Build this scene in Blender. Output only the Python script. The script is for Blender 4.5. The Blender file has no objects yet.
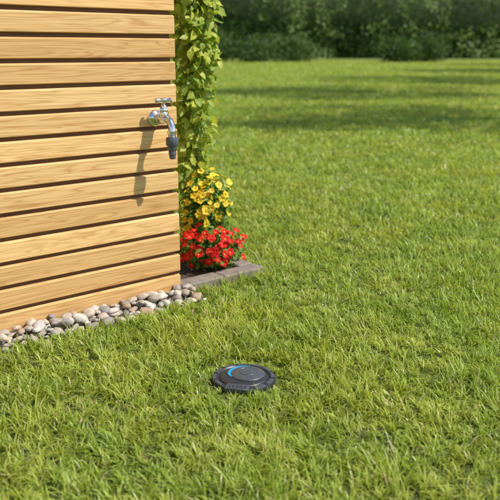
import bpy, math, random
import numpy as np
from mathutils import Vector, Matrix, noise, Euler
random.seed(7); rng=np.random.default_rng(7)
scene=bpy.context.scene
R=math.radians

# ------------------------------------------------------------ mesh accumulator
class Acc:
    def __init__(s): s.v=[]; s.f=[]; s.m=[]; s.a=[]; s.b=[]
    def add(s,vs,fs,mat=0,a=0.5,b=None):
        o=len(s.v)
        s.v.extend([tuple(x) for x in vs]); s.f.extend([tuple(i+o for i in f) for f in fs])
        s.m.extend([mat]*len(fs)); s.a.extend([a]*len(vs))
        s.b.extend(b if b is not None else [0.0]*len(vs))
    def obj(s,name,mats,smooth=True,link=True,parent=None):
        me=bpy.data.meshes.new(name); me.from_pydata(s.v,[],s.f)
        for m in mats: me.materials.append(m)
        me.polygons.foreach_set('material_index',s.m)
        me.polygons.foreach_set('use_smooth',[smooth]*len(s.f))
        at=me.attributes.new('rnd','FLOAT','POINT'); at.data.foreach_set('value',s.a)
        at=me.attributes.new('tip','FLOAT','POINT'); at.data.foreach_set('value',s.b)
        me.update()
        ob=bpy.data.objects.new(name,me)
        if link: scene.collection.objects.link(ob)
        if parent: ob.parent=parent
        return ob

def lathe(acc,prof,M,seg=32,mat=0,a=.5):
    vs=[];fs=[]
    for r,h in prof:
        for i in range(seg):
            t=2*math.pi*i/seg
            vs.append(M@Vector((r*math.cos(t),r*math.sin(t),h)))
    for j in range(len(prof)-1):
        for i in range(seg):
            k=(i+1)%seg
            fs.append((j*seg+i,j*seg+k,(j+1)*seg+k,(j+1)*seg+i))
    fs.append(tuple(range(seg))[::-1]); fs.append(tuple((len(prof)-1)*seg+i for i in range(seg)))
    acc.add(vs,fs,mat,a)

def tube(acc,pts,rad,seg=16,mat=0,a=.5):
    pts=[Vector(p) for p in pts]; vs=[];fs=[]
    up=Vector((1,0,0.01))
    for j,p in enumerate(pts):
        d=(pts[min(j+1,len(pts)-1)]-pts[max(j-1,0)]).normalized()
        x=up.cross(d)
        if x.length<1e-3: x=Vector((0,1,0)).cross(d)
        x.normalize(); y=d.cross(x)
        r=rad[j] if hasattr(rad,'__len__') else rad
        for i in range(seg):
            t=2*math.pi*i/seg
            vs.append(p+x*r*math.cos(t)+y*r*math.sin(t))
    for j in range(len(pts)-1):
        for i in range(seg):
            k=(i+1)%seg
            fs.append((j*seg+i,j*seg+k,(j+1)*seg+k,(j+1)*seg+i))
    fs.append(tuple(range(seg))[::-1]); fs.append(tuple((len(pts)-1)*seg+i for i in range(seg)))
    acc.add(vs,fs,mat,a)

def box(acc,x0,x1,y0,y1,z0,z1,mat=0,a=.5,bev=0.0,M=None):
    b=bev
    if b<=0:
        vs=[(x,y,z) for z in(z0,z1) for y in (y0,y1) for x in (x0,x1)]
        fs=[(0,2,3,1),(4,5,7,6),(0,1,5,4),(2,6,7,3),(0,4,6,2),(1,3,7,5)]
    else:
        def ring(z,i): return [(x0+i,y0+i+b,z),(x0+i+b,y0+i,z),(x1-i-b,y0+i,z),(x1-i,y0+i+b,z),(x1-i,y1-i-b,z),(x1-i-b,y1-i,z),(x0+i+b,y1-i,z),(x0+i,y1-i-b,z)]
        vs=ring(z0,b)+ring(z0+b,0)+ring(z1-b,0)+ring(z1,b); fs=[]
        for j in range(3):
            for i in range(8):
                k=(i+1)%8; fs.append((j*8+i,j*8+k,(j+1)*8+k,(j+1)*8+i))
        fs.append(tuple(range(8))[::-1]); fs.append(tuple(range(24,32)))
    vs=[Vector(v) for v in vs]
    if M: vs=[M@v for v in vs]
    acc.add(vs,fs,mat,a)

# ------------------------------------------------------------ materials
def newmat(name):
    m=bpy.data.materials.new(name); m.use_nodes=True
    nt=m.node_tree; b=nt.nodes['Principled BSDF']
    return m,nt,b
def N(nt,t,**kw):
    n=nt.nodes.new(t)
    for k,v in kw.items(): setattr(n,k,v)
    return n
def ramp(nt,stops):
    r=N(nt,'ShaderNodeValToRGB'); e=r.color_ramp.elements
    while len(e)<len(stops): e.new(0.5)
    for i,(p,c) in enumerate(stops): e[i].position=p; e[i].color=(*c,1)
    return r
def noise_n(nt,scale,detail=4,rough=.5,vec=None,dist=0):
    n=N(nt,'ShaderNodeTexNoise'); n.inputs['Scale'].default_value=scale
    n.inputs['Detail'].default_value=detail; n.inputs['Roughness'].default_value=rough; n.inputs['Distortion'].default_value=dist
    if vec is not None: nt.links.new(vec,n.inputs['Vector'])
    return n
def mixc(nt,fac,a,b,mode='MIX'):
    m=N(nt,'ShaderNodeMix',data_type='RGBA',blend_type=mode)
    for idx,val in ((0,fac),(6,a),(7,b)):
        if isinstance(val,(int,float)): m.inputs[idx].default_value=val
        elif isinstance(val,tuple): m.inputs[idx].default_value=(*val,1)
        else: nt.links.new(val,m.inputs[idx])
    return m.outputs[2]
def simple(name,col,rough=.5,metal=0,var=.15,scale=40,bump=0.0):
    m,nt,b=newmat(name)
    tc=N(nt,'ShaderNodeTexCoord'); n=noise_n(nt,scale,5,.6,tc.outputs['Object'])
    d=tuple(c*(1-var) for c in col); l=tuple(min(1,c*(1+var)) for c in col)
    r=ramp(nt,[(.3,d),(.7,l)]); nt.links.new(n.outputs['Fac'],r.inputs[0]); nt.links.new(r.outputs[0],b.inputs['Base Color'])
    b.inputs['Roughness'].default_value=rough; b.inputs['Metallic'].default_value=metal
    if bump>0:
        bp=N(nt,'ShaderNodeBump'); bp.inputs['Strength'].default_value=bump; bp.inputs['Distance'].default_value=.002
        nt.links.new(n.outputs['Fac'],bp.inputs['Height']); nt.links.new(bp.outputs[0],b.inputs['Normal'])
    return m

def leafmat(name,dark,light,trans=.4,extra=None,rough=.45,tipmul=None,patch=None,tcol=None):
    m,nt,b=newmat(name)
    at=N(nt,'ShaderNodeAttribute',attribute_name='rnd')
    r=ramp(nt,[(0,dark),(1,light)] if not extra else [(0,dark),(.93,light),(.955,extra)])
    nt.links.new(at.outputs['Fac'],r.inputs[0]); col=r.outputs[0]
    if patch:
        g=N(nt,'ShaderNodeNewGeometry')
        n=noise_n(nt,patch[0],4,.6,g.outputs['Position'])
        rr=ramp(nt,[(.35,(0,0,0)),(.65,(1,1,1))]); nt.links.new(n.outputs['Fac'],rr.inputs[0])
        col2=mixc(nt,1.0,col,patch[1],'MULTIPLY'); col=mixc(nt,rr.outputs[0],col,col2)
        n=noise_n(nt,patch[0]*.22,3,.6,g.outputs['Position'])
        rr=ramp(nt,[(.4,(0,0,0)),(.6,(1,1,1))]); nt.links.new(n.outputs['Fac'],rr.inputs[0])
        col2=mixc(nt,1.0,col,patch[2],'MULTIPLY'); col=mixc(nt,rr.outputs[0],col,col2)
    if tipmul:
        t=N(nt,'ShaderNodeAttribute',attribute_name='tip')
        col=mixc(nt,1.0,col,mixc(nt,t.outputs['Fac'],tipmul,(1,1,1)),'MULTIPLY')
    nt.links.new(col,b.inputs['Base Color']); b.inputs['Roughness'].default_value=rough
    b.inputs['Specular IOR Level'].default_value=.35
    tr=N(nt,'ShaderNodeBsdfTranslucent'); 
    nt.links.new(mixc(nt,1.0,col,tcol or (1.25,1.2,.6),'MULTIPLY'),tr.inputs['Color'])
    mx=N(nt,'ShaderNodeMixShader'); mx.inputs[0].default_value=trans
    nt.links.new(b.outputs[0],mx.inputs[1]); nt.links.new(tr.outputs[0],mx.inputs[2])
    nt.links.new(mx.outputs[0],nt.nodes['Material Output'].inputs['Surface'])
    return m

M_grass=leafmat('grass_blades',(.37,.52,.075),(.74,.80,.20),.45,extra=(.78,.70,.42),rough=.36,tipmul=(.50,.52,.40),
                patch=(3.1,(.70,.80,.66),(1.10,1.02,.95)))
M_treeleaf=leafmat('tree_leaves',(.04,.09,.012),(.12,.21,.03),.4)
M_hedge=leafmat('hedge_leaves',(.08,.14,.03),(.23,.34,.07),.4)
M_shrub=leafmat('shrub_leaves',(.03,.075,.014),(.11,.19,.035),.4)
M_vine=leafmat('vine_leaves',(.18,.32,.035),(.58,.62,.10),.45)
M_fleaf=leafmat('flower_leaves',(.06,.15,.02),(.24,.38,.05),.35)
M_red=leafmat('red_petals',(.50,.004,.003),(.72,.010,.004),.12,rough=.7,tcol=(1.0,1,1))
M_yel=leafmat('yellow_petals',(.82,.54,.02),(.95,.76,.06),.3,tcol=(1.0,1,1))
M_dk=leafmat('flower_eye',(.55,.30,.01),(.7,.4,.02),.1)
M_dry=leafmat('dry_leaf',(.20,.11,.05),(.46,.32,.16),.2)
M_stem=simple('stems',(.10,.17,.04),.6)

def woodmat(name,base,line,dark):
    m,nt,b=newmat(name)
    tc=N(nt,'ShaderNodeTexCoord'); at=N(nt,'ShaderNodeAttribute',attribute_name='rnd')
    off=N(nt,'ShaderNodeVectorMath',operation='SCALE'); off.inputs[0].default_value=(37,11,53); nt.links.new(at.outputs['Fac'],off.inputs['Scale'])
    ad=N(nt,'ShaderNodeVectorMath',operation='ADD'); nt.links.new(tc.outputs['Object'],ad.inputs[0]); nt.links.new(off.outputs[0],ad.inputs[1])
    mp=N(nt,'ShaderNodeMapping'); mp.inputs['Scale'].default_value=(1.4,10,26); nt.links.new(ad.outputs[0],mp.inputs['Vector'])
    n1=noise_n(nt,1.0,2,.5,mp.outputs[0],.6)
    mul=N(nt,'ShaderNodeMath',operation='MULTIPLY'); mul.inputs[1].default_value=11; nt.links.new(n1.outputs['Fac'],mul.inputs[0])
    fr=N(nt,'ShaderNodeMath',operation='PINGPONG'); fr.inputs[1].default_value=.5; nt.links.new(mul.outputs[0],fr.inputs[0])
    mp2=N(nt,'ShaderNodeMapping'); mp2.inputs['Scale'].default_value=(5,200,260); nt.links.new(ad.outputs[0],mp2.inputs['Vector'])
    n2=noise_n(nt,1.0,3,.6,mp2.outputs[0])
    r1=ramp(nt,[(.0,base),(.30,tuple(c*.92 for c in base)),(.5,line)]); nt.links.new(fr.outputs[0],r1.inputs[0])
    r2=ramp(nt,[(.3,(.80,.75,.68)),(.7,(1.08,1.07,1.05))]); nt.links.new(n2.outputs['Fac'],r2.inputs[0])
    c=mixc(nt,1.0,r1.outputs[0],r2.outputs[0],'MULTIPLY')
    rb=ramp(nt,[(0,(.82,.76,.68)),(.5,(1,1,1)),(1,(1.1,1.04,.96))]); nt.links.new(at.outputs['Fac'],rb.inputs[0])
    c=mixc(nt,1.0,c,rb.outputs[0],'MULTIPLY')
    mp4=N(nt,'ShaderNodeMapping'); mp4.inputs['Scale'].default_value=(1.1,30,60); nt.links.new(ad.outputs[0],mp4.inputs['Vector'])
    n4=noise_n(nt,1.0,4,.6,mp4.outputs[0],.3); r4=ramp(nt,[(.58,(1,1,1)),(.75,(.72,.60,.45))]); nt.links.new(n4.outputs['Fac'],r4.inputs[0])
    c=mixc(nt,1.0,c,r4.outputs[0],'MULTIPLY')
    mp3=N(nt,'ShaderNodeMapping'); mp3.inputs['Scale'].default_value=(3.2,1,11); nt.links.new(ad.outputs[0],mp3.inputs['Vector'])
    vo=N(nt,'ShaderNodeTexVoronoi'); vo.inputs['Scale'].default_value=1; nt.links.new(mp3.outputs[0],vo.inputs['Vector'])
    rk=ramp(nt,[(.035,(1,1,1)),(.09,(0,0,0))]); nt.links.new(vo.outputs['Distance'],rk.inputs[0])
    c=mixc(nt,rk.outputs[0],c,dark)
    nt.links.new(c,b.inputs['Base Color']); b.inputs['Roughness'].default_value=.55; b.inputs['Specular IOR Level'].default_value=.3
    bp=N(nt,'ShaderNodeBump'); bp.inputs['Strength'].default_value=.35; bp.inputs['Distance'].default_value=.0015
    nt.links.new(n2.outputs['Fac'],bp.inputs['Height']); nt.links.new(bp.outputs[0],b.inputs['Normal'])
    return m
M_wood=woodmat('larch_boards',(.82,.545,.245),(.63,.36,.13),(.32,.15,.055))
M_back=simple('brown_backing',(.15,.07,.035),.8)
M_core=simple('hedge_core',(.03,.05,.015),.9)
M_roof=simple('roof_felt',(.08,.08,.085),.8)
M_chrome=simple('chrome',(.72,.72,.73),.16,1,.06,60)
M_grey=simple('grey_plastic',(.085,.095,.11),.42,0,.1)
M_blk=simple('black_plastic',(.028,.029,.032),.40,0,.25,90,.15)
M_blk2=simple('dark_grey_plastic',(.070,.073,.078),.36,0,.2,90,.1)
M_blue=simple('blue_plastic',(.02,.30,.62),.35,0,.05)
M_soil=simple('soil',(.05,.035,.022),.95,0,.5,60,.8)
M_slab=simple('edging_stone',(.22,.18,.145),.85,0,.3,25,.7)
M_bark=simple('bark',(.11,.08,.055),.9,0,.4,8,1)
M_cane=simple('bamboo_cane',(.40,.30,.13),.5,0,.2,30)

m,nt,b=newmat('lawn_ground'); g=N(nt,'ShaderNodeNewGeometry')
n1=noise_n(nt,9,6,.65,g.outputs['Position']); n2=noise_n(nt,.5,4,.6,g.outputs['Position'])
n3=noise_n(nt,160,4,.7,g.outputs['Position'])
r1=ramp(nt,[(.3,(.11,.14,.035)),(.6,(.22,.29,.06)),(.8,(.30,.32,.11))]); nt.links.new(n1.outputs['Fac'],r1.inputs[0])
r2=ramp(nt,[(.35,(.75,.85,.75)),(.65,(1.15,1.1,.9))]); nt.links.new(n2.outputs['Fac'],r2.inputs[0])
r3=ramp(nt,[(.35,(.35,.32,.28)),(.62,(1.1,1.1,1.1))]); nt.links.new(n3.outputs['Fac'],r3.inputs[0])
cc=mixc(nt,1.0,r1.outputs[0],r2.outputs[0],'MULTIPLY')
nt.links.new(mixc(nt,1.0,cc,r3.outputs[0],'MULTIPLY'),b.inputs['Base Color']); b.inputs['Roughness'].default_value=.95
bp=N(nt,'ShaderNodeBump'); bp.inputs['Strength'].default_value=1; bp.inputs['Distance'].default_value=.012
nt.links.new(n3.outputs['Fac'],bp.inputs['Height']); nt.links.new(bp.outputs[0],b.inputs['Normal'])
M_ground=m
m,nt,b=newmat('pebble_stone'); at=N(nt,'ShaderNodeAttribute',attribute_name='rnd')
r=ramp(nt,[(0,(.17,.16,.15)),(.22,(.46,.40,.32)),(.4,(.27,.25,.235)),(.55,(.60,.53,.43)),(.7,(.36,.26,.18)),(.82,(.66,.63,.57)),(1,(.24,.23,.225))])
nt.links.new(at.outputs['Fac'],r.inputs[0]); tc=N(nt,'ShaderNodeTexCoord'); n1=noise_n(nt,90,6,.7,tc.outputs['Object'])
r2=ramp(nt,[(.3,(.72,.70,.68)),(.7,(1.15,1.13,1.1))]); nt.links.new(n1.outputs['Fac'],r2.inputs[0])
nt.links.new(mixc(nt,1.0,r.outputs[0],r2.outputs[0],'MULTIPLY'),b.inputs['Base Color']); b.inputs['Roughness'].default_value=.7
M_peb=m

# ------------------------------------------------------------ frames
ANG=math.atan2(.653,.757); CX,CY=-.291,3.075
ca,sa=math.cos(ANG),math.sin(ANG)
def to_local(x,y):
    dx=x-CX; dy=y-CY
    return dx*ca+dy*sa, -dx*sa+dy*ca
def to_world(x,y): return CX+x*ca-y*sa, CY+x*sa+y*ca

# ------------------------------------------------------------ ground
a=Acc()
a.add([(-400,-100,0),(400,-100,0),(400,700,0),(-400,700,0)],[(0,1,2,3)])
a.obj('lawn_ground',[M_ground],False)

# ------------------------------------------------------------ shed
shed=bpy.data.objects.new('wooden_shed',None); scene.collection.objects.link(shed)
shed.location=(CX,CY,0); shed.rotation_euler=(0,0,ANG)
PITCH=.0865; BH=.0690; Z0=.020
a=Acc()
c=.003
prof=[(0.0+c,0),(0.0,c),(0.0,BH-c),(0.0+c,BH),(.014,BH+.003),(.014,.003)]
nb=25
def board(axis,s0,s1,z,rn,bow):
    vs=[];fs=[];ns=6
    for i in range(ns+1):
        s=s0+(s1-s0)*i/ns
        w=bow*math.sin(i*1.1)
        for d,h in prof:
            if axis=='x': vs.append((s,d+w*.4,z+h+w))
            else: vs.append((-d-w*.4,s,z+h+w))
    k=len(prof)
    for i in range(ns):
        for j in range(k):
            q=(j+1)%k; fs.append((i*k+j,(i+1)*k+j,(i+1)*k+q,i*k+q))
    fs.append(tuple(range(k))); fs.append(tuple(ns*k+j for j in range(k))[::-1])
    a.add(vs,fs,0,rn)
for i in range(nb):
    z=Z0+i*PITCH
    board('x',-3.2,-.0012*random.random(),z,random.random(),random.uniform(-.0008,.0008))
    board('y',.0165,2.4,z,random.random(),random.uniform(-.0008,.0008))
a.obj('cladding_boards',[M_wood],False,parent=shed)
a=Acc()
box(a,-3.2,-.0155,.0155,2.4,.004,2.19); a.obj('brown_backing',[M_back],False,parent=shed)
a=Acc(); box(a,-3.25,.04,-.04,2.45,2.205,2.26,bev=.006); a.obj('roof',[M_roof],False,parent=shed)

# ------------------------------------------------------------ tap
a=Acc(); 
OUT=Matrix.Rotation(R(90),4,'X')
lathe(a,[(.0,.0),(.029,.0),(.029,.004),(.026,.009),(.018,.013),(.014,.016)],OUT,40)
lathe(a,[(.012,.01),(.012,.034)],OUT,24)
lathe(a,[(.017,.020),(.018,.022),(.018,.030),(.017,.032)],OUT,6)
lathe(a,[(.012,.030),(.017,.036),(.0205,.046),(.0215,.056),(.0205,.066),(.016,.076),(.012,.082)],OUT,32)
T=Matrix.Translation((0,-.056,0))
lathe(a,[(.0175,.010),(.0165,.024),(.013,.026)],T,32)
lathe(a,[(.0155,.024),(.016,.026),(.016,.036),(.015,.038)],T,6)
lathe(a,[(.011,.036),(.010,.046),(.0065,.050),(.0065,.058)],T,24)
M=Matrix.Translation((0,-.056,.064))
lathe(a,[(.006,-.010),(.011,-.006),(.0125,.0),(.011,.007),(.006,.010)],M,24)
for sgn in (1,-1):
    M2=M@Matrix.Rotation(R(-20),4,'Z')@Matrix.Rotation(R(90*sgn),4,'Y')
    lathe(a,[(.0055,.006),(.0055,.012),(.0085,.018),(.0095,.024),(.007,.029),(.002,.031)],M2,20)
tube(a,[(0,-.070,0),(0,-.082,-.001),(0,-.092,-.006),(0,-.099,-.015),(0,-.102,-.027),(0,-.1025,-.042)],[.013,.0125,.012,.012,.0125,.013],24)
T=Matrix.Translation((0,-.1025,-.042))
lathe(a,[(.0165,.004),(.0165,-.006),(.014,-.008)],T,32)
for k in range(4): lathe(a,[(.0125,-.008-.003*k),(.0138,-.0095-.003*k),(.0125,-.011-.003*k)],T,28)
seg=48; vs=[];fs=[]
pf=[(.012,-.017),(.0195,-.018),(.021,-.022),(.021,-.042),(.019,-.046)]
for r,h in pf:
    for i in range(seg):
        t=2*math.pi*i/seg; rr=r*(1+(.035 if (i%4<2 and r>.018) else 0))
        vs.append(T@Vector((rr*math.cos(t),rr*math.sin(t),h)))
for j in range(len(pf)-1):
    for i in range(seg):
        k=(i+1)%seg; fs.append((j*seg+i,j*seg+k,(j+1)*seg+k,(j+1)*seg+i))
fs.append(tuple(range(seg))); fs.append(tuple((len(pf)-1)*seg+i for i in range(seg)))
a.add(vs,fs,1)
lathe(a,[(.0165,-.045),(.0165,-.056),(.0145,-.060),(.013,-.070),(.0135,-.071),(.0135,-.076),(.0115,-.078),(.0115,-.088),(.0085,-.092),(.0055,-.0925),(.005,-.080)],T,32,1)
tap=a.obj('water_tap',[M_chrome,M_grey],True)
wx,wy=to_world(-.104,0.0)
tap.location=(wx,wy,.744); tap.rotation_euler=(0,0,ANG); tap.scale=(1.10,)*3
for p in tap.data.polygons: 
    if len(p.vertices)>4: p.use_smooth=False
def edgesplit(ob,deg=35):
    md=ob.modifiers.new('es','EDGE_SPLIT'); md.split_angle=R(deg)
edgesplit(tap)

# ------------------------------------------------------------ pop-up sprinkler
DX,DY=-.020,2.205
a=Acc(); I=Matrix.Identity(4)
lathe(a,[(.098,-.05),(.1,-.005),(.1,.014),(.0975,.019),(.092,.021),(.084,.0215),(.082,.0195),(.080,.0155),(.076,.0155),(.0745,.020),(.072,.0225),(.062,.026),(.05,.0275),(.03,.028),(.002,.028)],I,96,0)
for k in range(12):
    t0=R(k*30+4); t1=R(k*30+26); vs=[];fs=[];n=6
    for i in range(n+1):
        t=t0+(t1-t0)*i/n
        for r,h in ((.0975,.0185),(.0960,.0225),(.0855,.0235),(.0845,.0205)):
            vs.append((r*math.cos(t),r*math.sin(t),h))
    for i in range(n):
        for j in range(3): fs.append((i*4+j,(i+1)*4+j,(i+1)*4+j+1,i*4+j+1))
    fs.append((0,1,2,3)); fs.append(tuple(n*4+j for j in (3,2,1,0)))
    if k not in (8,9): a.add(vs,fs,1)
M=Matrix.Translation((.012,.006,.024))
lathe(a,[(.054,0),(.054,.006),(.0515,.009),(.044,.0125),(.034,.0150),(.030,.0150),(.029,.0138),(.027,.0138),(.026,.0155),(.014,.0175),(.001,.018)],M,80,1)
vs=[];fs=[];n=28
for i in range(n+1):
    t=R(95+125*i/n); w=math.sin(math.pi*i/n)**.6
    for r,h in ((.0535,.0075),(.0545+.004*w,.0085),(.0550+.0095*w,.0065),(.0550+.0095*w,.0)):
        vs.append(M@Vector((r*math.cos(t),r*math.sin(t),h)))
for i in range(n):
    for j in range(3): fs.append((i*4+j,(i+1)*4+j,(i+1)*4+j+1,i*4+j+1))
a.add(vs,fs,2)
box(a,-.036,.036,-.108,-.072,.010,.0285,1,bev=.003)
box(a,-.028,.028,-.1,-.082,.0270,.0292,0,bev=.0008)
for x in (-.018,-.006,.006,.018): box(a,x-.002,x+.002,-.104,-.078,.028,.0308,1,bev=.0006)
pop=a.obj('pop_up_sprinkler',[M_blk,M_blk2,M_blue],True); edgesplit(pop,30)
pop.location=(DX,DY,.002); pop.rotation_euler=(0,0,R(-12)); pop.scale=(1,1,.78)

# ------------------------------------------------------------ pebbles
def pebble(acc,cx,cy,cz,rx,ry,rz,rot,rn):
    vs=[];fs=[];nu,nv=14,8
    E=Euler((random.uniform(-.35,.35),random.uniform(-.35,.35),rot)).to_matrix(); off=Vector((random.random()*99,0,0))
    pts=[Vector((0,0,-1))]
    for j in range(1,nv):
        p=-math.pi/2+math.pi*j/nv
        for i in range(nu):
            t=2*math.pi*i/nu; pts.append(Vector((math.cos(p)*math.cos(t),math.cos(p)*math.sin(t),math.sin(p))))
    pts.append(Vector((0,0,1)))
    for q in pts:
        s=1+.34*noise.noise(q*1.3+off); v=Vector((q.x*rx*s,q.y*ry*s,q.z*rz*s)); v=E@v
        vs.append((v.x+cx,v.y+cy,v.z+cz))
    for i in range(nu): fs.append((0,1+(i+1)%nu,1+i))
    for j in range(nv-2):
        for i in range(nu):
            k=(i+1)%nu; o=1+j*nu; fs.append((o+i,o+k,o+nu+k,o+nu+i))
    o=1+(nv-2)*nu; L=len(pts)-1
    for i in range(nu): fs.append((o+i,o+(i+1)%nu,L))
    acc.add(vs,fs,0,rn)
a=Acc()
for layer,(cnt,z0,sc) in enumerate(((2600,.008,.62),(1500,.018,1.0),(800,.038,.9))):
    placed=[]
    for k in range(cnt):
        lx=random.uniform(-3.1,.035); ly=-random.uniform(.012,.135 if layer<2 else .085)
        r=random.choice([.014,.017,.020,.023,.028])*random.uniform(.85,1.1)*sc
        if any((lx-q[0])**2+(ly-q[1])**2<((r+q[2])*.82)**2 for q in placed): continue
        if ly+r*.8>0.0: ly=-r*.85
        placed.append((lx,ly,r)); x,y=to_world(lx,ly)
        pebble(a,x,y,z0+random.uniform(-.004,.006)-(.1*max(0,-ly-.08)),r*random.uniform(1,1.4),r*random.uniform(.75,1),r*random.uniform(.5,.75),random.uniform(0,6.3),random.random())
a.obj('pebbles',[M_peb],True)

# ------------------------------------------------------------ bed
bed=Acc(); 
gx=24
def bedpt(i,j):
    lx=.002+.43*i/8; ly=.05+1.5*j/gx
    return lx,ly,.022+.01*noise.noise(Vector((lx*9,ly*9,0)))
vs=[bedpt(i,j) for j in range(gx+1) for i in range(9)]
fs=[(j*9+i,j*9+i+1,(j+1)*9+i+1,(j+1)*9+i) for j in range(gx) for i in range(8)]
bed.add(vs,fs)
ob=bed.obj('flower_bed_soil',[M_soil]); ob.location=(CX,CY,0); ob.rotation_euler=(0,0,ANG)
a=Acc()
box(a,.006,.23,-.012,.075,-.02,.042,bev=.006); box(a,.234,.468,-.010,.077,-.02,.040,bev=.006)
for k in range(6): box(a,.385,.47,.081+k*.25,.081+k*.25+.246,-.02,.040+random.uniform(-.002,.002),bev=.006)
ob=a.obj('bed_edging',[M_slab],False); ob.location=(CX,CY,0); ob.rotation_euler=(0,0,ANG)

# ------------------------------------------------------------ leaves / flowers
def basis(n):
    n=n.normalized(); x=n.orthogonal().normalized(); q=Matrix.Rotation(random.uniform(0,6.28),3,n); x=q@x
    return x,n.cross(x),n
def leaf(acc,p,L,W,n,mat=0,curl=.25,ax=None,rn=None):
    x,y,z=basis(n)
    if ax is not None:
        x=(ax-z*ax.dot(z)); 
        if x.length<1e-4: x=z.orthogonal()
        x.normalize(); y=z.cross(x)
    def P(u,v,w): return p+x*(u*L)+y*(v*W)+z*(w*L-curl*L*u*u)
    vs=[P(0,0,0),P(.22,.40,.07),P(.22,0,0),P(.22,-.40,.07),P(.6,.42,.07),P(.6,0,0),P(.6,-.42,.07),P(1,0,0)]
    fs=[(0,2,1),(0,3,2),(1,2,5,4),(2,3,6,5),(4,5,7),(5,6,7)]
    acc.add(vs,fs,mat,random.random() if rn is None else rn)
def flower(acc,p,r,n,petal,eye,rn=None):
    x,y,z=basis(n); rn=random.random() if rn is None else rn
    vs=[p-z*r*.35]; k=20
    for rr,h in ((.22,-.12),(.7,.06),(1.0,.02)):
        for i in range(k):
            t=2*math.pi*i/k; w=1 if rr<.5 else 1-.22*(.5-.5*math.cos(5*t))**3*rr
            hh=h+.07*math.sin(5*t+1)*rr+random.uniform(-.03,.03)
            vs.append(p+(x*math.cos(t)+y*math.sin(t))*r*rr*w+z*r*hh)
    f1=[(0,1+i,1+(i+1)%k) for i in range(k)]
    f2=[(1+j*k+i,1+(j+1)*k+i,1+(j+1)*k+(i+1)%k,1+j*k+(i+1)%k) for j in range(2) for i in range(k)]
    o=len(acc.v); acc.add(vs,f2,petal,rn)
    acc.f.extend([tuple(q+o for q in f) for f in f1]); acc.m.extend([eye]*len(f1))
def rvec(up=0.4):
    v=Vector((random.gauss(0,1),random.gauss(0,1),random.gauss(0,1))).normalized(); v.z=abs(v.z)*.8+up; return v.normalized()

def bushy(name,c,rad,h,nl,nf,L,fr,petal,zlow=.02,front=Vector((.1,-.8,.5))):
    acc=Acc(); base=Vector((c[0],c[1],.02))
    for i in range(26):
        t=random.uniform(0,6.28); q=random.uniform(.2,.9)
        e=Vector((c[0]+math.cos(t)*rad[0]*q,c[1]+math.sin(t)*rad[1]*q,zlow+h*random.uniform(.5,.95)))
        mid=(base+e)/2+Vector((0,0,.03))
        tube(acc,[base,mid,e],[.003,.0022,.0012],5,2)
    for i in range(nl):
        d=Vector((random.gauss(0,1),random.gauss(0,1),random.gauss(0,1))).normalized()*random.uniform(.35,1)**.5
        d*=1+.45*noise.noise(d*2.2+Vector(c[:2]+(0,)))
        p=Vector((c[0]+d.x*rad[0],c[1]+d.y*rad[1],zlow+h*(.5+.5*d.z)))
        leaf(acc,p,L*random.uniform(.6,1.3),L*.5*random.uniform(.7,1.2),(rvec(.3)+d*.5),0,.3)
    for i in range(nf):
        d=Vector((random.gauss(0,1),random.gauss(0,1)-.6,random.gauss(0,1)+.3)).normalized()
        d*=random.uniform(.9,1.15)*(1+.40*noise.noise(d*2.2+Vector(c[:2]+(0,))))
        p=Vector((c[0]+d.x*rad[0]*1.05,c[1]+d.y*rad[1]*1.05,zlow+h*(.5+.53*d.z)))
        if p.z<.05: p.z=.05+random.random()*.03
        flower(acc,p,fr*random.uniform(.7,1.15),(d+front*.9+Vector((random.gauss(0,.4),random.gauss(0,.4),random.gauss(0,.4)))),1,3)
    return acc.obj(name,[M_fleaf,petal,M_stem,M_dk],True)
bushy('red_petunia_plant',(-.180,3.41),(.145,.11),.19,700,76,.032,.019,M_red)
bushy('yellow_petunia_plant',(-.205,3.55),(.110,.10),.40,1300,100,.034,.0175,M_yel,zlow=.05)

# climbing vine on bamboo canes
acc=Acc()
canes=[((-.30,3.62),(-.27,3.64)),((-.40,3.74),(-.30,3.66))]
for (b0,b1) in canes:
    tube(acc,[(b0[0],b0[1],0),((b0[0]+b1[0])/2,(b0[1]+b1[1])/2,.95),(b1[0],b1[1],1.9)],[.006,.0055,.005],10,2)
for v in range(13):
    ph=random.uniform(0,6.28); rr=random.uniform(.02,.09); pts=[]
    top=random.uniform(1.3,1.95); cx0,cy0=random.choice([(-.275,3.62),(-.31,3.67),(-.26,3.61)])
    for i in range(60):
        z=.03+top*i/59; t=ph+z*9
        w=rr*(.45+.6*z)
        pts.append(Vector((cx0+math.cos(t)*w+.012*math.sin(z*31+ph),cy0+math.sin(t)*w,z)))
    tube(acc,pts,.0018,5,1)
    for i in range(4,60):
        for q in range(4 if pts[i].z>.7 else 3):
            if random.random()<(.1 if pts[i].z>.8 else .25 if pts[i].z>.45 else .6): continue
            d=Vector((random.gauss(0,1),random.gauss(0,1),random.gauss(0,.5))).normalized()
            p=pts[i]+d*random.uniform(.01,.05); L=random.uniform(.022,.060)
            leaf(acc,p,L,L*random.uniform(.6,.85),(rvec(.4)+Vector((.5,-.4,0))),0,.35,ax=d+Vector((0,0,-.5)))
for v in range(16):
    z0=random.uniform(.8,1.5); p=Vector((-.26,3.60,z0)); d=Vector((random.uniform(.3,.9),random.uniform(-.4,.5),random.uniform(.1,.6))).normalized(); pts=[p.copy()]
    for i in range(11):
        d=(d+Vector((0,0,-.12))+Vector((random.gauss(0,.1),random.gauss(0,.1),0))).normalized(); p=p+d*.012; pts.append(p.copy())
        L=random.uniform(.022,.046); leaf(acc,p,L,L*.75,(rvec(.4)+Vector((.4,-.5,0))),0,.35)
    tube(acc,pts,.0014,5,1)
acc.obj('climbing_vine',[M_vine,M_stem,M_cane],True)

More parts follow.
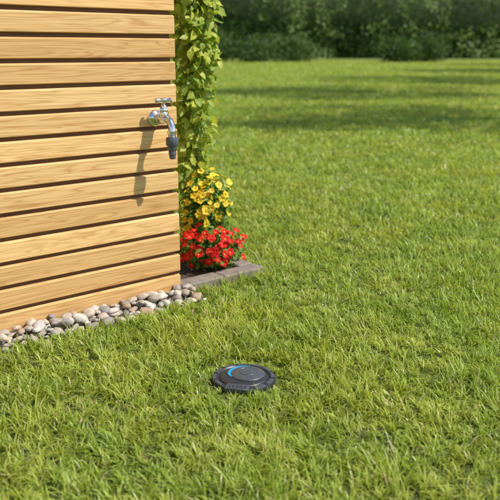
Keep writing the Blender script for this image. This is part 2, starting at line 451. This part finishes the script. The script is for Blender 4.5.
# ------------------------------------------------------------ grass (one mesh of blades, numpy)
def vnoise(x,y,s,seed):
    r=np.random.default_rng(seed); G=r.random((256,256))
    X=x*s*.8+y*s*.6+1000; Y=y*s*.8-x*s*.6+1000; i=np.floor(X).astype(int); j=np.floor(Y).astype(int); u=X-i; v=Y-j
    u=u*u*(3-2*u); v=v*v*(3-2*v); g=lambda a,b:G[a%256,b%256]
    return (g(i,j)*(1-u)+g(i+1,j)*u)*(1-v)+(g(i,j+1)*(1-u)+g(i+1,j+1)*u)*v
def hwid(y): return .43*y+.9
D0=20000; YMAX=75
def dens(y): return D0*np.maximum(1,y/2.6)**-1.6
yy=np.linspace(.9,YMAX,6000); cum=np.cumsum(dens(yy)*2*hwid(yy))*(yy[1]-yy[0]); ntot=int(cum[-1])
y=np.interp(rng.random(ntot)*cum[-1],cum,yy); x=(rng.random(ntot)*2-1)*hwid(y)
cell=.045
xr=x*.86+y*.51; yr=y*.86-x*.51
cxn=np.floor(xr/cell).astype(np.int64); cyn=np.floor(yr/cell).astype(np.int64)
HT1=np.random.default_rng(21).random((512,512)); HT2=np.random.default_rng(22).random((512,512))
h1=HT1[cxn%512,cyn%512]; h2=HT2[cxn%512,cyn%512]
txr=(cxn+h1)*cell; tyr=(cyn+h2)*cell
pull=.5*np.clip(1-(y-3.5)/4,0,1)*rng.random(ntot)**.5
xr=xr+(txr-xr)*pull; yr=yr+(tyr-yr)*pull
x=xr*.86-yr*.51; y=xr*.51+yr*.86
dxl=x-CX; dyl=y-CY; lx=dxl*ca+dyl*sa; ly=-dxl*sa+dyl*ca
ok=~((lx>-3.3)&(lx<.012)&(ly>-.118+.012*np.sin(lx*40))&(ly<2.45))
ok&=~((lx>-.02)&(lx<.473)&(ly>-.016)&(ly<1.6))
dd=np.hypot(x-DX,y-DY); ok&=dd>.105
ok&=~((vnoise(x,y,11,5)<.20)&(rng.random(ntot)<.55))
x=x[ok];y=y[ok];n=len(x);lx=lx[ok];ly=ly[ok];dd=dd[ok];h1=h1[ok];h2=h2[ok]
print('blades',n)
lod=np.maximum(1,y/2.6)
hn=vnoise(x,y,2.6,1)*.5+vnoise(x,y,8,2)*.5
h=(.026+.036*rng.random(n))*(.45+1.1*hn)*(.8+.4*h1)*(1+.4*(rng.random(n)<.08))*(1+.10*(lod-1)**.7)
h=np.where(dd<.15,np.minimum(h*.7,.030),h)
h=np.where((ly>-.17)&(lx<.03)&(lx>-3.3)&(ly<0),h*.85,h)
w=.0050*lod**.88*(.5+.75*rng.random(n))
az=h1*37.0+rng.normal(0,1.2,n); lean=np.abs(rng.normal(.50,.38,n)); curl=rng.uniform(.1,1.8,n)
face=az+math.pi/2+rng.uniform(-.9,.9,n); ux,uy=np.cos(az),np.sin(az); fx,fy=np.cos(face),np.sin(face)
rn=np.clip(rng.random(n)*.6+h2*.4,0,1)
rn=np.where(rng.random(n)<.06,.98,rn*.92)
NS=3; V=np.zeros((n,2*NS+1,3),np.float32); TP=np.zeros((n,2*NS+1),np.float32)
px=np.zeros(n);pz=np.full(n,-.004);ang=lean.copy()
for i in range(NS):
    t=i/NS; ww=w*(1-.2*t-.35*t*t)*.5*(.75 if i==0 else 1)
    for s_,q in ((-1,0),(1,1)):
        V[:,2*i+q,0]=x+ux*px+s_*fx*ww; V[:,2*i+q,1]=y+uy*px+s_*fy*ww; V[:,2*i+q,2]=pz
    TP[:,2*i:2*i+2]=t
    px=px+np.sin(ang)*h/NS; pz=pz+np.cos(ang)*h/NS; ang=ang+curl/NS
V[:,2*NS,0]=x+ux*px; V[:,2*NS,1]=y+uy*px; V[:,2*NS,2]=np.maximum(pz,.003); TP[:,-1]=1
base=(np.arange(n,dtype=np.int32)*(2*NS+1))[:,None]
pat=np.array([0,1,3,2, 2,3,5,4, 4,5,6],np.int32); LV=(base+pat[None,:]).ravel()
me=bpy.data.meshes.new('grass_lawn'); me.vertices.add(n*7); me.loops.add(n*11); me.polygons.add(n*3)
me.vertices.foreach_set('co',V.ravel()); me.loops.foreach_set('vertex_index',LV)
ls=(np.arange(n,dtype=np.int32)*11)[:,None]+np.array([0,4,8],np.int32)[None,:]
me.polygons.foreach_set('loop_start',ls.ravel())
me.update(calc_edges=True); me.polygons.foreach_set('use_smooth',np.ones(n*3,bool))
at=me.attributes.new('rnd','FLOAT','POINT'); at.data.foreach_set('value',np.repeat(rn,7).astype(np.float32))
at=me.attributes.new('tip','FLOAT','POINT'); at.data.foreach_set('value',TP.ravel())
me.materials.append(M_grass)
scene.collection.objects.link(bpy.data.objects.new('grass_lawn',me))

def allowed(x,y,pad):
    lx,ly=to_local(x,y)
    if -3.3<lx<.0+pad*.3 and -.115-pad<ly<2.45: return False
    if -.02<lx<.475+pad*.6 and -.018-pad*.6<ly<1.6: return False
    if (x-DX)**2+(y-DY)**2<(.100+pad*.35)**2: return False
    return True
a=Acc()
for k in range(90):
    y_=random.uniform(1.5,3.6); x_=random.uniform(-.5,.5)*y_*.8
    if random.random()<.5: x_=random.uniform(-.75,-.2); y_=random.uniform(1.7,2.3)
    if not allowed(x_,y_,.05): continue
    s=random.uniform(.006,.017); leaf(a,Vector((x_,y_,random.uniform(.02,.04))),s,s*.55,rvec(.8),0,random.uniform(.2,.9))
a.obj('fallen_leaves',[M_dry],True)

# ------------------------------------------------------------ trees / shrubs / hedge
def clump(acc,c,r,n,L,mat,flat=.75):
    for i in range(n):
        d=Vector((random.gauss(0,1),random.gauss(0,1),random.gauss(0,1))).normalized()*(random.random()**.4)
        p=Vector(c)+Vector((d.x*r,d.y*r,d.z*r*flat)); s=L*random.uniform(.6,1.3)
        leaf(acc,p,s,s*.65,(rvec(.2)+d*.6),mat,.2)
def tree(name,x,y,h,cr,base,nl=5200,L=.16,tr=.16,mat=None):
    acc=Acc(); top=Vector((random.uniform(-.4,.4),random.uniform(-.4,.4),h*.8))
    tube(acc,[(0,0,-.1),(0,0,.15),(.05,.03,h*.3),(top.x*.5,top.y*.5,h*.55),top],[tr*1.5,tr*1.1,tr*.85,tr*.55,tr*.15],14,1)
    n=34
    for k in range(n):
        t=random.uniform(0,6.28); z=base+(h-base)*random.random()**.8; f=(z-base)/(h-base)
        rad=cr*math.sqrt(max(.05,1-(f*1.7-.75)**2/1.1))*random.uniform(.35,1)
        c=Vector((math.cos(t)*rad,math.sin(t)*rad,z)); s=Vector((0,0,max(h*.28,z*.62)))
        tube(acc,[s,(s+c)/2+Vector((0,0,.2)),c],[tr*.3,tr*.18,.015],6,1)
        clump(acc,c,cr*random.uniform(.22,.36),nl//n,L,0)
    ob=acc.obj(name,[mat or M_treeleaf,M_bark],True); ob.location=(x,y,0); ob.rotation_euler=(0,0,random.uniform(0,6)); return ob
tree('apple_tree',5.9,10.6,6.6,2.7,2.9,3600,.15)
tree('apple_tree',7.9,17.2,10,3.4,5.2,5000,.18)
tree('maple_tree',13.0,24.5,11,4.4,4.6,6500,.22)
tree('maple_tree',19.0,36,12,5.0,3.6,6500,.25)
tree('maple_tree',26.0,50,13,5.5,3.6,6000,.3)
def shrub(name,x,y,r,h,n=1500,mat=None,L=.2):
    acc=Acc()
    for k in range(9):
        t=random.uniform(0,6.28); q=random.uniform(0,.65)*r; c=(math.cos(t)*q,math.sin(t)*q,h*random.uniform(.25,.72))
        tube(acc,[(0,0,0),(c[0]*.5,c[1]*.5,c[2]*.6),c],[.05,.035,.01],6,1); clump(acc,c,r*.5,n//9,L,0,.9)
    clump(acc,(0,0,h*.25),r*.8,n//3,L,0,.5)
    ob=acc.obj(name,[mat or M_shrub,M_bark],True); ob.location=(x,y,0); return ob
xs=[(-3,66,2.6,2.4),(.6,64,2.4,1.9),(3.6,66,2.2,2.3),(12.0,64,2.2,1.8),(14.6,66,2.6,2.5),(26,68,2.4,2.0),(-9,66,2.4,2.6),(33,70,2.6,2.6)]
for x_,y_,r_,h_ in xs: shrub('garden_shrub',x_,y_,r_,h_,1900)
acc=Acc()
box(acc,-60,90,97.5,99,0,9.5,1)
for k in range(40000):
    x_=random.uniform(-45,70); z_=12*random.random()
    bul=2.4*noise.noise(Vector((x_*.13,z_*.16,0)))+1.0*noise.noise(Vector((x_*.5,z_*.5,5)))
    if z_>9.6+1.9*bul: continue
    p=Vector((x_,95.6-bul-.12*(9-z_)+random.uniform(-.3,.4),z_)); s=random.uniform(.25,.5)
    leaf(acc,p,s,s*.65,(rvec(.2)+Vector((.5,-.7,0))),0,.2)
acc.obj('hedge',[M_hedge,M_core],True)
for x_,y_,h_ in ((-22,108,17),(-2,110,19),(14,107,16),(30,112,20),(47,108,17)): tree('linden_tree',x_,y_,h_,8,4.0,4500,.7,.35,M_hedge)

# ------------------------------------------------------------ light, world, camera
S_el=R(52); sx,sy=.970,-.243
w=bpy.data.worlds.new('World'); scene.world=w; w.use_nodes=True; nt=w.node_tree
sky=nt.nodes.new('ShaderNodeTexSky'); sky.sky_type='NISHITA'; sky.sun_disc=False; sky.sun_elevation=S_el
sky.sun_rotation=math.atan2(sx,sy)
bg=nt.nodes['Background']; bg.inputs['Strength'].default_value=.15; nt.links.new(sky.outputs[0],bg.inputs[0])
sd=bpy.data.lights.new('sun','SUN'); sd.energy=5.0; sd.angle=R(1.2); sd.color=(1,.95,.86)
so=bpy.data.objects.new('sun',sd); scene.collection.objects.link(so)
D=Vector((sx*math.cos(S_el),sy*math.cos(S_el),math.sin(S_el)))
so.rotation_euler=D.to_track_quat('Z','Y').to_euler(); so.location=D*20
cam=bpy.data.cameras.new('camera'); co=bpy.data.objects.new('camera',cam); scene.collection.objects.link(co)
co.location=(0,0,1.0); co.rotation_euler=(R(90-14.65),0,0); cam.lens=55.1; cam.sensor_width=36; cam.clip_start=.05; cam.clip_end=2000
cam.dof.use_dof=True; cam.dof.focus_distance=2.65; cam.dof.aperture_fstop=3.8
scene.camera=co
scene.view_settings.view_transform='Standard'; scene.view_settings.look='None'; scene.view_settings.exposure=0
